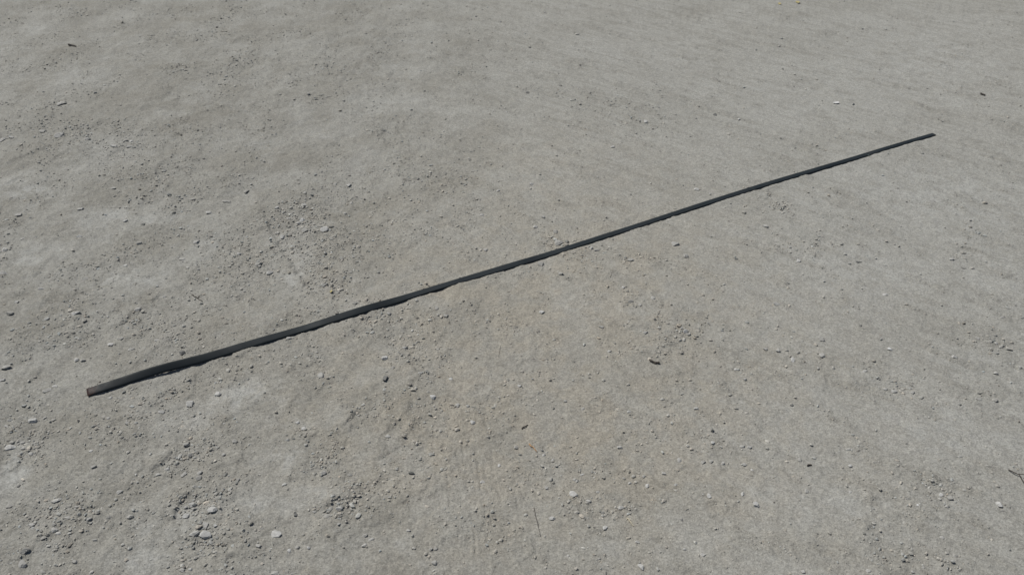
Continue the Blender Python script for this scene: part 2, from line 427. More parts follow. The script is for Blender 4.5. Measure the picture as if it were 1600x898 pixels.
# ------------------------------------------------------------------ mesh helpers
def mesh_np(name, verts, faces_flat, loop_tot, mat, smooth=False):
    me = bpy.data.meshes.new(name)
    nf = len(faces_flat) // loop_tot
    me.vertices.add(len(verts)); me.vertices.foreach_set('co', np.ascontiguousarray(verts, np.float32).ravel())
    me.loops.add(len(faces_flat)); me.loops.foreach_set('vertex_index', np.ascontiguousarray(faces_flat, np.int32))
    me.polygons.add(nf)
    me.polygons.foreach_set('loop_start', np.arange(0, nf * loop_tot, loop_tot, dtype=np.int32))
    me.polygons.foreach_set('use_smooth', np.full(nf, smooth, bool))
    me.update(calc_edges=True)
    me.materials.append(mat)
    return me


def attr_f(me, name, data):
    a = me.attributes.new(name, 'FLOAT', 'POINT')
    a.data.foreach_set('value', np.ascontiguousarray(data, np.float32))


def link(name, me, label=None, cat=None, group=None, kind=None):
    o = bpy.data.objects.new(name, me)
    COL.objects.link(o)
    for k, v in (('label', label), ('category', cat), ('group', group), ('kind', kind)):
        if v:
            o[k] = v
    return o


# ------------------------------------------------------------------ ground
def build_ground():
    rows = [0.70]
    while rows[-1] < 6.2:
        y = rows[-1]
        rows.append(y + .00265 * (y * y + CAM_H ** 2) / (1.08 ** 2 + CAM_H ** 2) * (1.0 if y < 4.6 else 1.0 + (y - 4.6) * 3))
    lo = [-400, -200, -100, -50, -25, -12, -6, -3, -1.5, -.7, -.3, 0, .2, .35, .45, .52, .58, .62, .66, .68]
    hi = []
    y, d = rows[-1], rows[-1] - rows[-2]
    while y < 900:
        d *= 1.35; y += d; hi.append(y)
    ry = np.array(lo + rows + hi)
    inner = np.linspace(-1.2, 1.2, 930)
    out = []
    u, d = 1.2, inner[1] - inner[0]
    while u < 300:
        d *= 1.25; u += d; out.append(u)
    cu = np.concatenate([-np.array(out[::-1]), inner, np.array(out)])
    W = halfw(np.clip(ry, .6, 9.0)) * np.clip(ry / 9.0, 1, 3)
    Xg = cu[None, :] * W[:, None]; Yg = np.repeat(ry[:, None], len(cu), 1)
    x, y = Xg.ravel(), Yg.ravel()
    fl = fields(x, y)
    z = height(x, y, True, fl)
    nr, nc = Xg.shape
    idx = np.arange(nr * nc).reshape(nr, nc)
    f = np.stack([idx[:-1, :-1], idx[:-1, 1:], idx[1:, 1:], idx[1:, :-1]], -1).reshape(-1)
    me = mesh_np('ground', np.stack([x, y, z], 1), f, 4, SOIL, True)
    attr_f(me, 'rough', fl[0]); attr_f(me, 'pale', fl[2]); attr_f(me, 'warm', fl[3]); attr_f(me, 'side', fl[4])
    link('ground', me, 'dry beige grey dirt ground, churned on the left and swept smooth on the right', 'ground', kind='structure')


# ------------------------------------------------------------------ the steel bar
BAR_W, BAR_T = .0252, .0030
# photo pixels of its far edge, how deep the dark band (bar and its shadow) measures there, and how far it rolls towards the viewer (degrees)
EDGE = [(135, 607, 11, 15), (165, 596, 13, 23), (200, 583.5, 15, 32), (250, 567.5, 22, 40), (300, 556, 17.5, 33), (350, 543, 15.5, 25), (400, 528.8, 12.7, 15), (440, 516.5, 11.7, 12), (480, 504.7, 10.3, 8), (515, 494.5, 11, 10), (540, 487, 16, 24), (570, 478, 15.5, 24), (600, 469, 14.5, 20), (625, 461, 10, 8), (650, 453, 7.3, 0), (700, 438.8, 8.3, 2),
        (760, 421, 9.7, 5), (800, 409.2, 11.3, 10), (830, 400.5, 10.2, 8), (860, 391.8, 7.7, 1), (900, 379.5, 7.6, 1), (1000, 347.3, 7, 0), (1100, 314.5, 7, 1), (1200, 283, 6.2, 0), (1300, 254.2, 6.7, 3), (1330, 245.7, 6.5, 3), (1360, 235.8, 5.2, 0), (1410, 221, 5, 0), (1435, 213.8, 5.1, 0), (1457, 208, 4.5, 0)]


def sm(a, k, n):
    for _ in range(n):
        b = np.concatenate([2 * a[0] - a[k:0:-1], a, 2 * a[-1] - a[-2:-k - 2:-1]])
        a = np.convolve(b, np.ones(2 * k + 1) / (2 * k + 1), 'valid')
    return a


def bar_path():
    e = np.array(EDGE, float)
    X0, Y0, m, dep = gp(e[:, 0], e[:, 1])
    phi = np.radians(e[:, 3])
    band = (BAR_W * 1.13 * np.sin(dep + phi) + BAR_T * np.cos(dep + phi)) / m
    extra = np.clip(e[:, 2] - band - .8, 0, .33 * e[:, 2])
    lift = .0003 + extra * .9 * m / np.sin(dep) / (1 / np.tan(dep) + 1.0 / math.tan(SUN_EL))   # how far the bar arches clear of the dirt
    ground = np.zeros(len(e))
    for _ in range(3):
        # the photo shows the raised far edge: slide it along the ray so that it stands over its own footprint
        zt = ground + lift + BAR_T + BAR_W * np.sin(phi)
        X = X0 * (1 - zt / CAM_H); Y = Y0 * (1 - zt / CAM_H)
        ground = height(X + .006, Y - .009, False) + .0006
    s = np.concatenate([[0], np.cumsum(np.hypot(np.diff(X), np.diff(Y)))])
    ss = np.linspace(0, s[-1], 420)
    px, py, pl, ph, pg = (np.interp(ss, s, a) for a in (X, Y, lift, phi, ground))
    # a stiff curve through the measured edge keeps the rolled bar nearly straight
    px2 = np.polyval(np.polyfit(ss, px, 7), ss); py2 = np.polyval(np.polyfit(ss, py, 7), ss)
    return ss, .4 * px2 + .6 * sm(px, 6, 2), .4 * py2 + .6 * sm(py, 6, 2), sm(pl, 5, 2), sm(ph, 6, 2), sm(pg, 6, 2)


ss, bx, by, bl, bphi, bg = bar_path()
tx = np.gradient(bx); ty = np.gradient(by); tl = np.hypot(tx, ty); tx /= tl; ty /= tl
nx, ny = ty, -tx                                     # towards the camera side
bz = bg + bl
BAR_READY = True
build_ground()
# section: a flat bar with slightly rounded arrises, width offset q and height r
SEC = [(0.0006, 0.0), (0.0, .0008), (0.0, BAR_T - .0012), (.0010, BAR_T - .0002), (.005, BAR_T + .0002), (.0125, BAR_T + .0003), (.0195, BAR_T + .0002), (BAR_W - .0012, BAR_T - .0003), (BAR_W, BAR_T - .0014), (BAR_W, .0008), (BAR_W - .0006, 0.0)]


def build_bar():
    n, k = len(ss), len(SEC)
    cf, sf = np.cos(bphi), np.sin(bphi)
    V = np.zeros((n, k, 3))
    wide = np.interp(ss, [0, 1.6, ss[-1]], [1.0, .97, .86])            # it was drawn a little wider at the near end
    for j, (q0, r) in enumerate(SEC):
        q = q0 * wide
        V[:, j, 0] = bx + nx * (q * cf + r * sf); V[:, j, 1] = by + ny * (q * cf + r * sf); V[:, j, 2] = bz + (BAR_W - q) * sf + r * cf
    V = V.reshape(-1, 3)
    idx = np.arange(n * k).reshape(n, k)
    a = idx[:-1]; b = idx[1:]
    f = np.stack([a, np.roll(a, -1, 1), np.roll(b, -1, 1), b], -1).reshape(-1, 4)
    faces = [list(map(int, q)) for q in f] + [list(map(int, idx[0][::-1])), list(map(int, idx[-1]))]
    org = V[:k].mean(0)
    me = bpy.data.meshes.new('steel_bar')
    me.from_pydata((V - org).tolist(), [], faces)
    me.update()
    for p in me.polygons:
        p.use_smooth = len(p.vertices) == 4
    me.materials.append(STEEL)
    attr_f(me, 'along', np.repeat(ss, k))
    o = link('steel_bar', me, 'long thin dark flat steel bar with a rusty left end lying across the dirt', 'metal bar')
    o.location = org
    import bmesh
    bm = bmesh.new(); bm.from_mesh(me); bmesh.ops.recalc_face_normals(bm, faces=bm.faces); bm.to_mesh(me); bm.free()


build_bar()


def in_bar(x, y, pad):
    """true for points under or right beside the bar"""
    r = np.zeros(x.shape, bool)
    i = np.clip(np.searchsorted(bx, x), 1, len(bx) - 1)
    for o in (-6, -3, 0, 3, 6):
        j = np.clip(i + o, 0, len(bx) - 1)
        q = (x - bx[j]) * nx[j] + (y - by[j]) * ny[j]
        t = np.abs((x - bx[j]) * tx[j] + (y - by[j]) * ty[j])
        r |= (q > -pad) & (q < BAR_W + pad) & (t < .03 + pad)
    return r


# ------------------------------------------------------------------ stone shapes
def ico(sub):
    import bmesh
    bm = bmesh.new()
    bmesh.ops.create_icosphere(bm, subdivisions=sub, radius=1.0)
    v = np.array([p.co[:] for p in bm.verts]); f = np.array([[q.index for q in p.verts] for p in bm.faces])
    bm.free()
    return v, f


ICO1, ICO2, ICO3 = ico(1), ico(2), ico(3)


def rock_shape(seed, base, cuts=9, keep=.62):
    r = np.random.default_rng(seed)
    v, f = base
    v = v.copy()
    for _ in range(cuts):
        d = r.normal(size=3); d[2] *= .8; d /= np.linalg.norm(d)
        lim = r.uniform(keep - .16, keep + .16)
        s = v @ d
        over = np.clip(s - lim, 0, None)
        v -= over[:, None] * d * .96
    v *= 1 + .05 * r.normal(size=(len(v), 1))
    lo, hi = v.min(0), v.max(0)
    return (v - (lo + hi) / 2) / ((hi - lo) / 2), f


SHAPES = {}


def stone_mesh(var, mat):
    key = (var, mat.name)
    if key not in SHAPES:
        v, f = rock_shape(100 + var, ICO3 if var < 100 else ICO2, cuts=10 + var % 5)
        SHAPES[key] = mesh_np('stone', v, f.ravel(), 3, mat, False)
        me = SHAPES[key]
        for p in me.polygons:
            p.use_smooth = True
        if hasattr(me, 'set_sharp_from_angle'):
            me.set_sharp_from_angle(angle=math.radians(18))
    return SHAPES[key]


# ------------------------------------------------------------------ stones one can count
# per tile of the photo (row, column): x, y, width, height on a fourfold enlargement of that tile, kind (s grey, p pale, d dark, w white), label
STONES = {
    (0, 0): [(383, 645, 58, 34, 's', 'lone wedge shaped stone with dark underside in the upper left of the dirt'), (765, 150, 20, 16, 's', None), (375, 850, 50, 36, 's', 'blocky grey stone in the gravel band near the upper left edge'), (395, 840, 30, 24, 'd', None),
             (262, 818, 40, 24, 's', None), (20, 870, 44, 30, 's', 'grey stone at the left edge in the upper gravel band'), (75, 860, 30, 22, 's', None), (545, 872, 40, 24, 's', None), (820, 875, 26, 20, 'p', None), (545, 790, 18, 14, 's', None), (1125, 735, 14, 12, 'd', None), (1410, 475, 20, 16, 'p', None)],
    (0, 1): [(328, 592, 24, 16, 's', None), (545, 630, 20, 18, 's', None), (967, 692, 22, 16, 's', None), (1095, 275, 20, 16, 'p', None), (148, 590, 16, 14, 's', None), (823, 495, 14, 12, 'd', None), (525, 690, 16, 12, 'd', None), (1460, 315, 18, 12, 'p', None)],
    (0, 2): [(97, 580, 28, 16, 'd', 'small dark stone on smooth dirt near the top middle'), (1265, 712, 28, 24, 'd', 'small near black pebble high on the smooth dirt left of the bar\'s far end'), (1415, 742, 18, 18, 'p', 'small whitish pebble just right of the near black pebble'), (833, 762, 24, 20, 'p', None), (1350, 838, 24, 18, 's', None),
             (1410, 872, 16, 14, 's', None), (302, 535, 18, 14, 's', None), (405, 218, 26, 10, 'd', None), (600, 632, 16, 14, 's', None), (110, 300, 22, 10, 'd', None), (898, 527, 12, 10, 'd', None)],
    (0, 3): [(92, 430, 16, 14, 's', None), (165, 466, 16, 12, 's', None), (530, 658, 20, 10, 'd', None), (993, 552, 12, 10, 'd', None), (1150, 526, 12, 10, 's', None)],
    (1, 0): [(1530, 280, 30, 30, 's', 'lone upright grey stone left of the track edge, well above the bar'), (113, 432, 38, 26, 's', 'rounded grey stone by the left edge above the pale dust patch'), (500, 397, 36, 26, 's', 'dark sided stone at the foot of a pale dust slope, far left'), (1222, 600, 42, 32, 's', 'egg shaped grey stone above the bar\'s left half'),
             (865, 606, 36, 24, 's', 'grey stone in small gravel above the rusty end'), (705, 270, 32, 18, 's', None), (25, 650, 40, 30, 's', 'grey stone half out of view at the left edge'), (530, 826, 46, 26, 's', 'flattish stone with dark right side left of mid height'), (1410, 345, 58, 22, 's', 'flat slab stone lying in gravel left of the track edge'), (450, 652, 22, 18, 's', None), (490, 562, 32, 24, 'p', None),
             (780, 745, 38, 18, 'p', None), (1057, 315, 28, 16, 's', None), (1118, 322, 18, 18, 's', None), (20, 795, 54, 24, 's', 'flat broken stone at the left edge just above mid height'), (780, 472, 30, 18, 's', None), (892, 494, 24, 18, 's', None), (715, 15, 44, 20, 's', 'flat dark edged stone under the upper left gravel band'), (1490, 680, 26, 18, 's', None),
             (135, 577, 30, 16, 's', None), (1110, 553, 22, 18, 'p', None), (1020, 160, 28, 18, 's', None), (845, 112, 22, 14, 's', None), (950, 577, 16, 14, 'd', None), (1300, 415, 36, 22, 's', None), (1200, 340, 34, 18, 's', None), (805, 18, 34, 18, 's', None), (1135, 705, 40, 16, 's', None), (250, 885, 44, 22, 's', None), (1080, 420, 26, 14, 's', None), (1490, 192, 18, 14, 's', None)],
    (1, 1): [(580, 248, 26, 28, 's', 'lone small upright stone on smooth dirt above the bar, left of centre'), (430, 527, 50, 38, 'p', 'pale flat stone, largest in the gravel along the track edge'), (472, 517, 36, 14, 'd', 'dark sliver of stone touching the pale flat stone'), (300, 382, 38, 24, 's', 'grey stone heading the gravel along the track edge'), (290, 468, 34, 30, 'p', 'pale upright stone in the gravel beside the track edge'),
             (263, 490, 28, 20, 's', None), (200, 458, 32, 18, 's', None), (130, 400, 28, 18, 's', None), (300, 535, 42, 24, 's', None), (530, 715, 28, 24, 's', None), (1430, 658, 32, 28, 's', 'grey stone with a black shadow just above the bar\'s middle'), (1372, 652, 20, 16, 's', None), (1410, 445, 36, 18, 's', None), (425, 878, 50, 30, 's', 'chunky stone with dark face close above the bar, at the gravel\'s lower end'),
             (1228, 387, 16, 14, 's', None), (85, 795, 42, 28, 's', None), (15, 745, 44, 40, 's', 'crumbling grey stone left of the track edge'), (130, 545, 28, 22, 's', None), (165, 575, 28, 26, 's', None), (860, 125, 20, 16, 's', None), (710, 448, 24, 12, 'd', None), (595, 360, 26, 18, 's', None), (475, 880, 28, 16, 'p', None), (605, 705, 14, 12, 'd', None), (1010, 220, 26, 16, 's', None), (50, 105, 22, 16, 's', None), (430, 830, 26, 16, 's', None), (1510, 295, 26, 20, 's', None)],
    (1, 2): [(627, 27, 26, 18, 'p', None), (278, 80, 18, 16, 'd', None), (195, 465, 28, 18, 's', None), (145, 520, 32, 20, 's', None), (272, 550, 36, 26, 's', None), (290, 615, 64, 40, 's', 'lumpy crumbled clod touching the upper side of the bar near mid photo'), (492, 655, 26, 22, 's', None), (527, 667, 40, 20, 's', 'long stone with black underside just below the bar right of centre'), (585, 678, 20, 18, 's', None), (500, 737, 22, 18, 's', None),
             (303, 818, 36, 24, 's', 'grey stone at the lower end of a pebble row under the bar'), (235, 780, 24, 18, 's', None), (113, 768, 24, 18, 's', None), (175, 745, 46, 28, 's', None), (1015, 628, 48, 34, 's', 'low mound like stone below the bar right of centre'), (1080, 710, 40, 26, 's', 'tilted stone with dark hollow beside it, right of the low mound'), (1148, 295, 36, 20, 'p', None), (1577, 525, 42, 22, 's', None), (735, 725, 46, 32, 's', 'pale crumbly clod among pebbles under the bar'),
             (785, 798, 16, 14, 'p', None), (700, 738, 22, 16, 's', None), (1025, 228, 18, 14, 'p', None), (408, 652, 16, 14, 'p', None), (1442, 440, 24, 18, 's', None), (862, 255, 18, 14, 's', None), (585, 470, 18, 14, 's', None), (1015, 410, 20, 10, 's', None), (120, 255, 30, 22, 's', None)],
    (1, 3): [(187, 738, 28, 24, 'p', None), (565, 738, 42, 16, 'd', 'dark flat sliver lying on smooth dirt right of centre below the bar'), (1350, 368, 32, 14, 'd', None), (320, 547, 22, 10, 'd', None), (1212, 688, 28, 16, 's', None), (1140, 725, 32, 18, 's', None), (1215, 770, 36, 18, 's', None), (478, 690, 20, 18, 's', None), (508, 748, 18, 16, 'p', None), (345, 108, 18, 14, 'p', None), (1255, 525, 24, 12, 's', None), (1350, 580, 26, 14, 's', None), (735, 612, 24, 10, 's', None), (80, 538, 14, 12, 'd', None), (950, 398, 14, 12, 'p', None), (1215, 833, 18, 12, 's', None), (85, 445, 20, 18, 's', None)],
    (2, 0): [(468, 157, 60, 28, 'p', 'long pale flat stone above and left of the bar\'s rusty end'), (284, 184, 36, 22, 'p', None), (755, 320, 32, 24, 's', None), (690, 352, 38, 26, 'p', None), (1135, 410, 36, 34, 'd', 'dark rough clod standing close above the bar near its left end'), (473, 444, 28, 30, 'p', 'pale left stone of a touching pair up left of the rusty end'), (512, 447, 38, 26, 's', 'grey right stone of a touching pair up left of the rusty end'),
             (293, 632, 56, 32, 's', 'smooth oval stone left of the rusty end, larger of two'), (342, 610, 36, 24, 's', 'smaller stone behind the smooth oval stone left of the rusty end'), (200, 820, 56, 38, 'p', 'pale blocky stone below and left of the rusty end'), (272, 805, 26, 26, 's', None), (330, 816, 26, 22, 's', None), (310, 832, 18, 14, 's', None), (1183, 730, 46, 44, 's', 'round grey stone with a dark right side under the bar\'s left part'), (1010, 785, 42, 26, 's', None),
             (797, 852, 30, 26, 's', 'rough grey pebble standing alone below the rusty end'), (1360, 668, 38, 42, 'p', 'pale crumbly clod on a dust patch under the bar\'s left part'), (685, 680, 30, 24, 's', None), (810, 660, 24, 18, 's', None), (1412, 232, 22, 14, 'd', None), (815, 478, 16, 14, 'p', None), (980, 332, 28, 22, 's', None), (40, 495, 58, 30, 's', 'greenish grey flat stone at the left edge level with the bar'),
             (15, 573, 32, 24, 's', None), (60, 818, 32, 22, 's', None), (40, 858, 36, 18, 's', None), (725, 767, 20, 16, 'd', None), (1020, 55, 26, 20, 's', None), (860, 140, 38, 32, 's', None), (100, 85, 28, 22, 's', None), (60, 155, 42, 28, 's', None), (820, 390, 40, 20, 's', 'split flat stone just above the bar near its rusty end'), (490, 312, 22, 18, 'p', None), (1090, 322, 20, 16, 's', None), (1240, 290, 24, 12, 'd', None), (1240, 210, 20, 16, 'p', None), (793, 187, 22, 14, 'd', None), (1145, 243, 22, 18, 's', None), (575, 278, 18, 16, 's', None), (1275, 818, 20, 18, 'd', None), (1210, 808, 20, 16, 's', None), (676, 820, 24, 20, 's', None), (1040, 703, 18, 16, 's', None)],
    (2, 1): [(405, 542, 48, 48, 's', 'pyramid shaped grey stone below the bar left of centre'), (803, 440, 44, 34, 'p', 'pale stone with a crisp black shadow, upper of two below the bar'), (805, 573, 28, 38, 'd', 'narrow dark stone, lower of two below the bar left of centre'), (855, 510, 28, 22, 's', None), (1128, 132, 26, 30, 's', 'small upright stone below the bar\'s middle, left of a round one'), (1182, 180, 34, 28, 's', 'round flat stone ringed by shadow below the bar\'s middle'),
             (830, 170, 30, 26, 's', None), (640, 315, 18, 16, 's', None), (720, 298, 14, 12, 'd', None), (930, 383, 40, 24, 's', None), (1025, 537, 34, 16, 's', None), (1255, 738, 30, 32, 's', None), (1350, 850, 38, 32, 'p', None), (1105, 690, 42, 36, 'p', 'pale half buried stone in the dirt below centre'), (260, 852, 26, 22, 's', None), (300, 885, 34, 26, 'p', None), (165, 320, 30, 16, 's', None), (205, 320, 32, 20, 's', None), (252, 318, 22, 20, 's', None),
             (1090, 595, 16, 14, 's', None), (1140, 388, 18, 16, 's', None), (1085, 800, 30, 14, 'd', None), (1320, 750, 26, 20, 's', None), (1175, 712, 14, 16, 'd', None), (1370, 448, 20, 18, 's', None), (615, 105, 34, 18, 's', None), (540, 412, 16, 14, 'd', None), (530, 12, 28, 18, 's', None), (235, 18, 18, 18, 'd', None), (910, 148, 20, 14, 'p', None), (980, 655, 28, 14, 's', None), (1215, 575, 30, 20, 'p', None), (1570, 688, 18, 16, 's', None)],
    (2, 2): [(185, 160, 38, 24, 'p', None), (877, 82, 30, 26, 's', 'smooth grey pebble by a gravel patch right of centre'), (1190, 58, 22, 20, 'p', None), (830, 293, 36, 22, 's', None), (1080, 280, 42, 30, 'p', 'pale block in a row of three stones, right of centre'), (1055, 262, 30, 24, 's', None), (1102, 300, 26, 20, 's', None), (540, 332, 26, 16, 's', None), (605, 408, 26, 18, 's', None), (780, 408, 18, 16, 's', None), (430, 553, 16, 16, 'd', None), (45, 627, 26, 24, 's', None), (158, 714, 20, 20, 's', None),
             (440, 775, 30, 20, 's', None), (728, 793, 30, 18, 's', None), (935, 712, 30, 18, 's', None), (948, 755, 18, 16, 's', None), (1145, 770, 38, 24, 's', None), (1358, 680, 26, 16, 'd', None), (332, 724, 26, 18, 's', None), (1395, 512, 28, 20, 's', None), (740, 100, 40, 24, 's', None), (795, 122, 30, 18, 's', None), (695, 10, 32, 18, 's', None), (1580, 390, 32, 20, 's', None), (720, 620, 22, 18, 'p', None), (990, 795, 16, 14, 's', None), (1320, 850, 18, 16, 's', None), (1295, 795, 24, 16, 's', None), (217, 456, 18, 14, 's', None), (555, 262, 34, 18, 's', None), (595, 8, 22, 18, 'p', None), (1450, 578, 26, 22, 's', None), (480, 577, 20, 14, 's', None), (970, 815, 26, 16, 's', None)],
    (2, 3): [(60, 245, 20, 18, 's', None), (145, 315, 24, 18, 's', None), (332, 330, 40, 28, 's', 'half sunk grey stone with a V shaped shadow on the smooth right side'), (575, 248, 20, 20, 'd', 'tiny stone with a black underside on bare smooth dirt at right'), (155, 452, 36, 38, 'p', 'flat pale wedge shaped chip on the smooth dirt right of centre'), (333, 430, 36, 32, 's', None), (60, 400, 30, 24, 's', None), (115, 402, 22, 16, 's', None), (185, 410, 32, 18, 's', None), (755, 390, 30, 24, 'w', 'small bright white pebble on the smooth dirt at right'),
             (730, 637, 36, 20, 's', None), (785, 648, 38, 22, 's', None), (900, 658, 30, 24, 's', None), (955, 688, 32, 18, 's', None), (1160, 432, 36, 28, 's', 'rounded stone amid small pebbles on the far right'), (1258, 460, 22, 18, 's', None), (1057, 290, 22, 20, 's', None), (1305, 318, 42, 22, 's', None), (1385, 340, 42, 26, 's', 'long pale stone in the row of stones at the right edge'), (1425, 348, 32, 20, 's', None), (1452, 368, 38, 24, 's', 'dark shadowed stone in the row of stones at the right edge'), (1500, 380, 36, 30, 's', 'last stone on the right of the row at the right edge'),
             (1573, 495, 28, 24, 's', None), (1420, 530, 32, 24, 's', None), (147, 738, 26, 18, 'd', None), (1042, 825, 22, 16, 'd', None), (1415, 698, 38, 30, 's', None), (1320, 695, 52, 22, 's', None), (1315, 660, 20, 16, 's', None), (730, 50, 36, 16, 'p', None), (455, 22, 22, 16, 's', None), (50, 110, 46, 28, 's', None), (1460, 187, 36, 16, 's', None), (310, 740, 22, 18, 's', None), (600, 530, 38, 18, 's', None), (680, 570, 26, 16, 's', None), (110, 500, 20, 14, 's', None), (130, 122, 22, 16, 's', None), (1385, 412, 18, 14, 's', None), (1425, 412, 18, 14, 's', None), (1455, 482, 24, 14, 's', None), (210, 572, 20, 14, 's', None), (210, 340, 20, 16, 's', None), (660, 705, 18, 16, 's', None), (1165, 828, 16, 14, 's', None), (1490, 130, 22, 14, 's', None)],
    (3, 0): [(360, 436, 62, 36, 's', 'flat grey stone casting a wide black shadow in the lower left'), (748, 380, 42, 38, 's', 'rounded grey stone alone in the lower left middle'), (725, 432, 22, 20, 's', None), (815, 540, 38, 36, 's', 'round grey stone beside the pale dust in the lower left'), (1165, 88, 38, 32, 's', 'top stone of the loose string of stones below the bar\'s left part'), (1168, 122, 30, 24, 's', None), (1192, 150, 42, 38, 's', 'largest stone of the loose string below the bar\'s left part'), (1220, 172, 26, 20, 's', None),
             (1122, 160, 28, 36, 's', None), (1250, 275, 36, 30, 's', None), (1247, 302, 38, 38, 's', 'lower of two stacked stones in the lower left middle'), (1222, 362, 34, 24, 's', 'small stone with black shadow below the two stacked stones'), (1155, 268, 28, 26, 's', None), (1140, 280, 24, 22, 's', None), (1490, 322, 24, 24, 's', None), (1465, 318, 20, 22, 's', None), (1468, 75, 36, 28, 's', 'oval grey stone on bare dirt right of the loose string'),
             (1285, 592, 36, 58, 's', 'upright narrow stone of the three clustered at lower left'), (1218, 650, 62, 36, 's', 'left stone of the three clustered at lower left, with black shadow'), (1290, 650, 76, 56, 'p', 'big pale slab of the three clustered stones at lower left'), (1345, 600, 26, 24, 'p', None), (1200, 462, 42, 34, 's', None), (1215, 490, 36, 28, 's', 'pale rounded stone at the foot of the broken crust edge'), (1160, 480, 26, 24, 's', None), (1165, 530, 42, 38, 'p', None), (1330, 505, 62, 44, 'p', 'broad flat pale slab sunk in the dirt above the three clustered stones'),
             (1045, 240, 36, 28, 's', None), (990, 270, 42, 32, 's', 'dark edged clod broken off the crust at lower left'), (145, 92, 36, 26, 's', 'grey stone in the cluster by the left edge below the rusty end'), (190, 128, 32, 24, 's', None), (205, 60, 32, 22, 's', None), (60, 85, 62, 42, 'p', 'pale rounded clod at the left edge below the rusty end'), (60, 465, 38, 32, 's', None), (197, 582, 42, 32, 's', 'bluish grey flat stone near the left edge at lower left'), (345, 625, 42, 36, 's', 'chunky stone leading a small group at lower left'), (370, 642, 36, 24, 's', None), (343, 595, 28, 22, 's', None), (275, 675, 38, 24, 's', None),
             (165, 750, 54, 48, 's', 'big grey stone near the lower left corner, upper of two'), (142, 832, 56, 48, 's', 'big faceted stone in the lower left corner, lower of two'), (473, 822, 36, 28, 's', 'smooth grey stone near the bottom edge at lower left'), (560, 560, 38, 30, 's', None), (485, 485, 28, 18, 's', None), (620, 525, 26, 24, 'd', None), (685, 548, 34, 24, 's', None), (425, 548, 36, 24, 's', None), (588, 228, 38, 24, 's', None), (570, 130, 26, 24, 's', None), (1395, 160, 30, 22, 's', None), (1412, 285, 20, 26, 'd', None),
             (1138, 877, 36, 30, 's', 'dark sided stone at the bottom edge in the left third'), (1192, 872, 26, 22, 's', None), (1287, 852, 20, 18, 'd', None), (575, 887, 28, 22, 's', None), (835, 493, 26, 20, 's', None), (1265, 778, 26, 20, 's', None), (597, 685, 32, 22, 's', None), (941, 150, 22, 18, 's', None), (270, 885, 38, 20, 's', None), (135, 55, 26, 20, 's', None), (1130, 770, 10, 10, 's', None), (720, 662, 22, 18, 's', None), (117, 338, 20, 24, 'd', None)],
    (3, 1): [(130, 645, 66, 54, 'p', 'large pale rounded stone near the bottom, left of centre'), (38, 618, 34, 28, 's', 'round pebble just left of the large pale rounded stone'), (450, 540, 50, 36, 's', 'long smooth stone with black shadow in the lower gravel patch'), (825, 47, 30, 28, 's', 'lone round pebble on bare dirt below centre'), (195, 62, 36, 24, 's', None), (675, 715, 36, 28, 's', 'grey stone near the bottom edge left of centre'), (680, 655, 36, 26, 's', None), (120, 890, 52, 30, 's', 'grey stone cut by the bottom edge left of centre'),
             (228, 887, 22, 22, 's', None), (15, 720, 38, 24, 's', None), (260, 732, 30, 22, 's', None), (328, 735, 26, 18, 'p', None), (1110, 825, 42, 36, 's', 'roundish stone at the bottom of a small string near bottom centre'), (1090, 745, 30, 26, 's', None), (1120, 740, 26, 24, 's', None), (1060, 773, 26, 16, 's', None), (1082, 788, 22, 20, 's', None), (952, 627, 32, 22, 's', 'flat wedge pebble on bare dirt near bottom centre'), (895, 395, 20, 22, 's', None), (945, 412, 26, 18, 'p', None), (978, 665, 22, 20, 's', None), (522, 500, 42, 28, 's', None),
             (425, 270, 36, 30, 's', None), (208, 748, 22, 30, 'p', None), (587, 287, 32, 16, 's', None), (460, 295, 22, 20, 's', None), (1095, 150, 38, 26, 's', None), (1515, 213, 24, 22, 'p', None), (1412, 315, 36, 24, 's', None), (1350, 315, 18, 16, 's', None), (178, 345, 32, 16, 'p', None), (985, 737, 22, 18, 's', None), (365, 510, 30, 18, 's', None), (720, 680, 38, 16, 's', None), (1065, 475, 26, 18, 's', None), (250, 530, 22, 26, 'd', None), (520, 595, 26, 22, 's', None), (1275, 72, 20, 18, 's', None), (1245, 600, 16, 16, 's', None), (605, 462, 18, 18, 'd', None), (775, 752, 18, 18, 's', None), (1480, 590, 18, 18, 'p', None), (495, 100, 22, 18, 's', None)],
    (3, 2): [(377, 387, 52, 58, 'p', 'pale pear shaped stone, largest near the bottom centre'), (250, 548, 42, 32, 'p', 'pale oval stone below and left of the pale pear shaped stone'), (255, 178, 24, 24, 's', None), (198, 152, 26, 20, 's', None), (187, 125, 26, 14, 's', None), (228, 165, 20, 18, 's', None), (240, 300, 30, 36, 's', None), (392, 300, 32, 28, 's', None), (405, 312, 22, 22, 's', None), (215, 352, 26, 24, 's', None), (435, 265, 36, 18, 's', None), (1042, 182, 32, 38, 's', 'upright oval stone on bare dirt in the lower right middle'), (1190, 193, 36, 34, 's', 'grey stone at the left of a row of stones in the lower right'), (1240, 190, 30, 26, 's', None), (1315, 198, 32, 26, 's', None),
             (1435, 95, 42, 28, 's', 'left of two neighbouring pale stones in the lower right'), (1480, 103, 34, 22, 's', 'right of two neighbouring pale stones in the lower right'), (1250, 75, 26, 26, 'p', None), (1445, 208, 36, 24, 's', None), (1495, 243, 28, 20, 's', None), (842, 343, 28, 28, 'p', None), (822, 288, 28, 20, 's', None), (735, 325, 26, 22, 's', None), (698, 297, 20, 16, 'p', None), (943, 265, 26, 26, 's', None), (1225, 405, 30, 38, 'p', None), (1437, 388, 22, 28, 'p', None), (1520, 452, 42, 42, 'p', 'pale bluish round stone sunk in dust at lower right'), (1060, 552, 18, 18, 'd', 'single tiny black pebble on bare dirt in the lower right middle'),
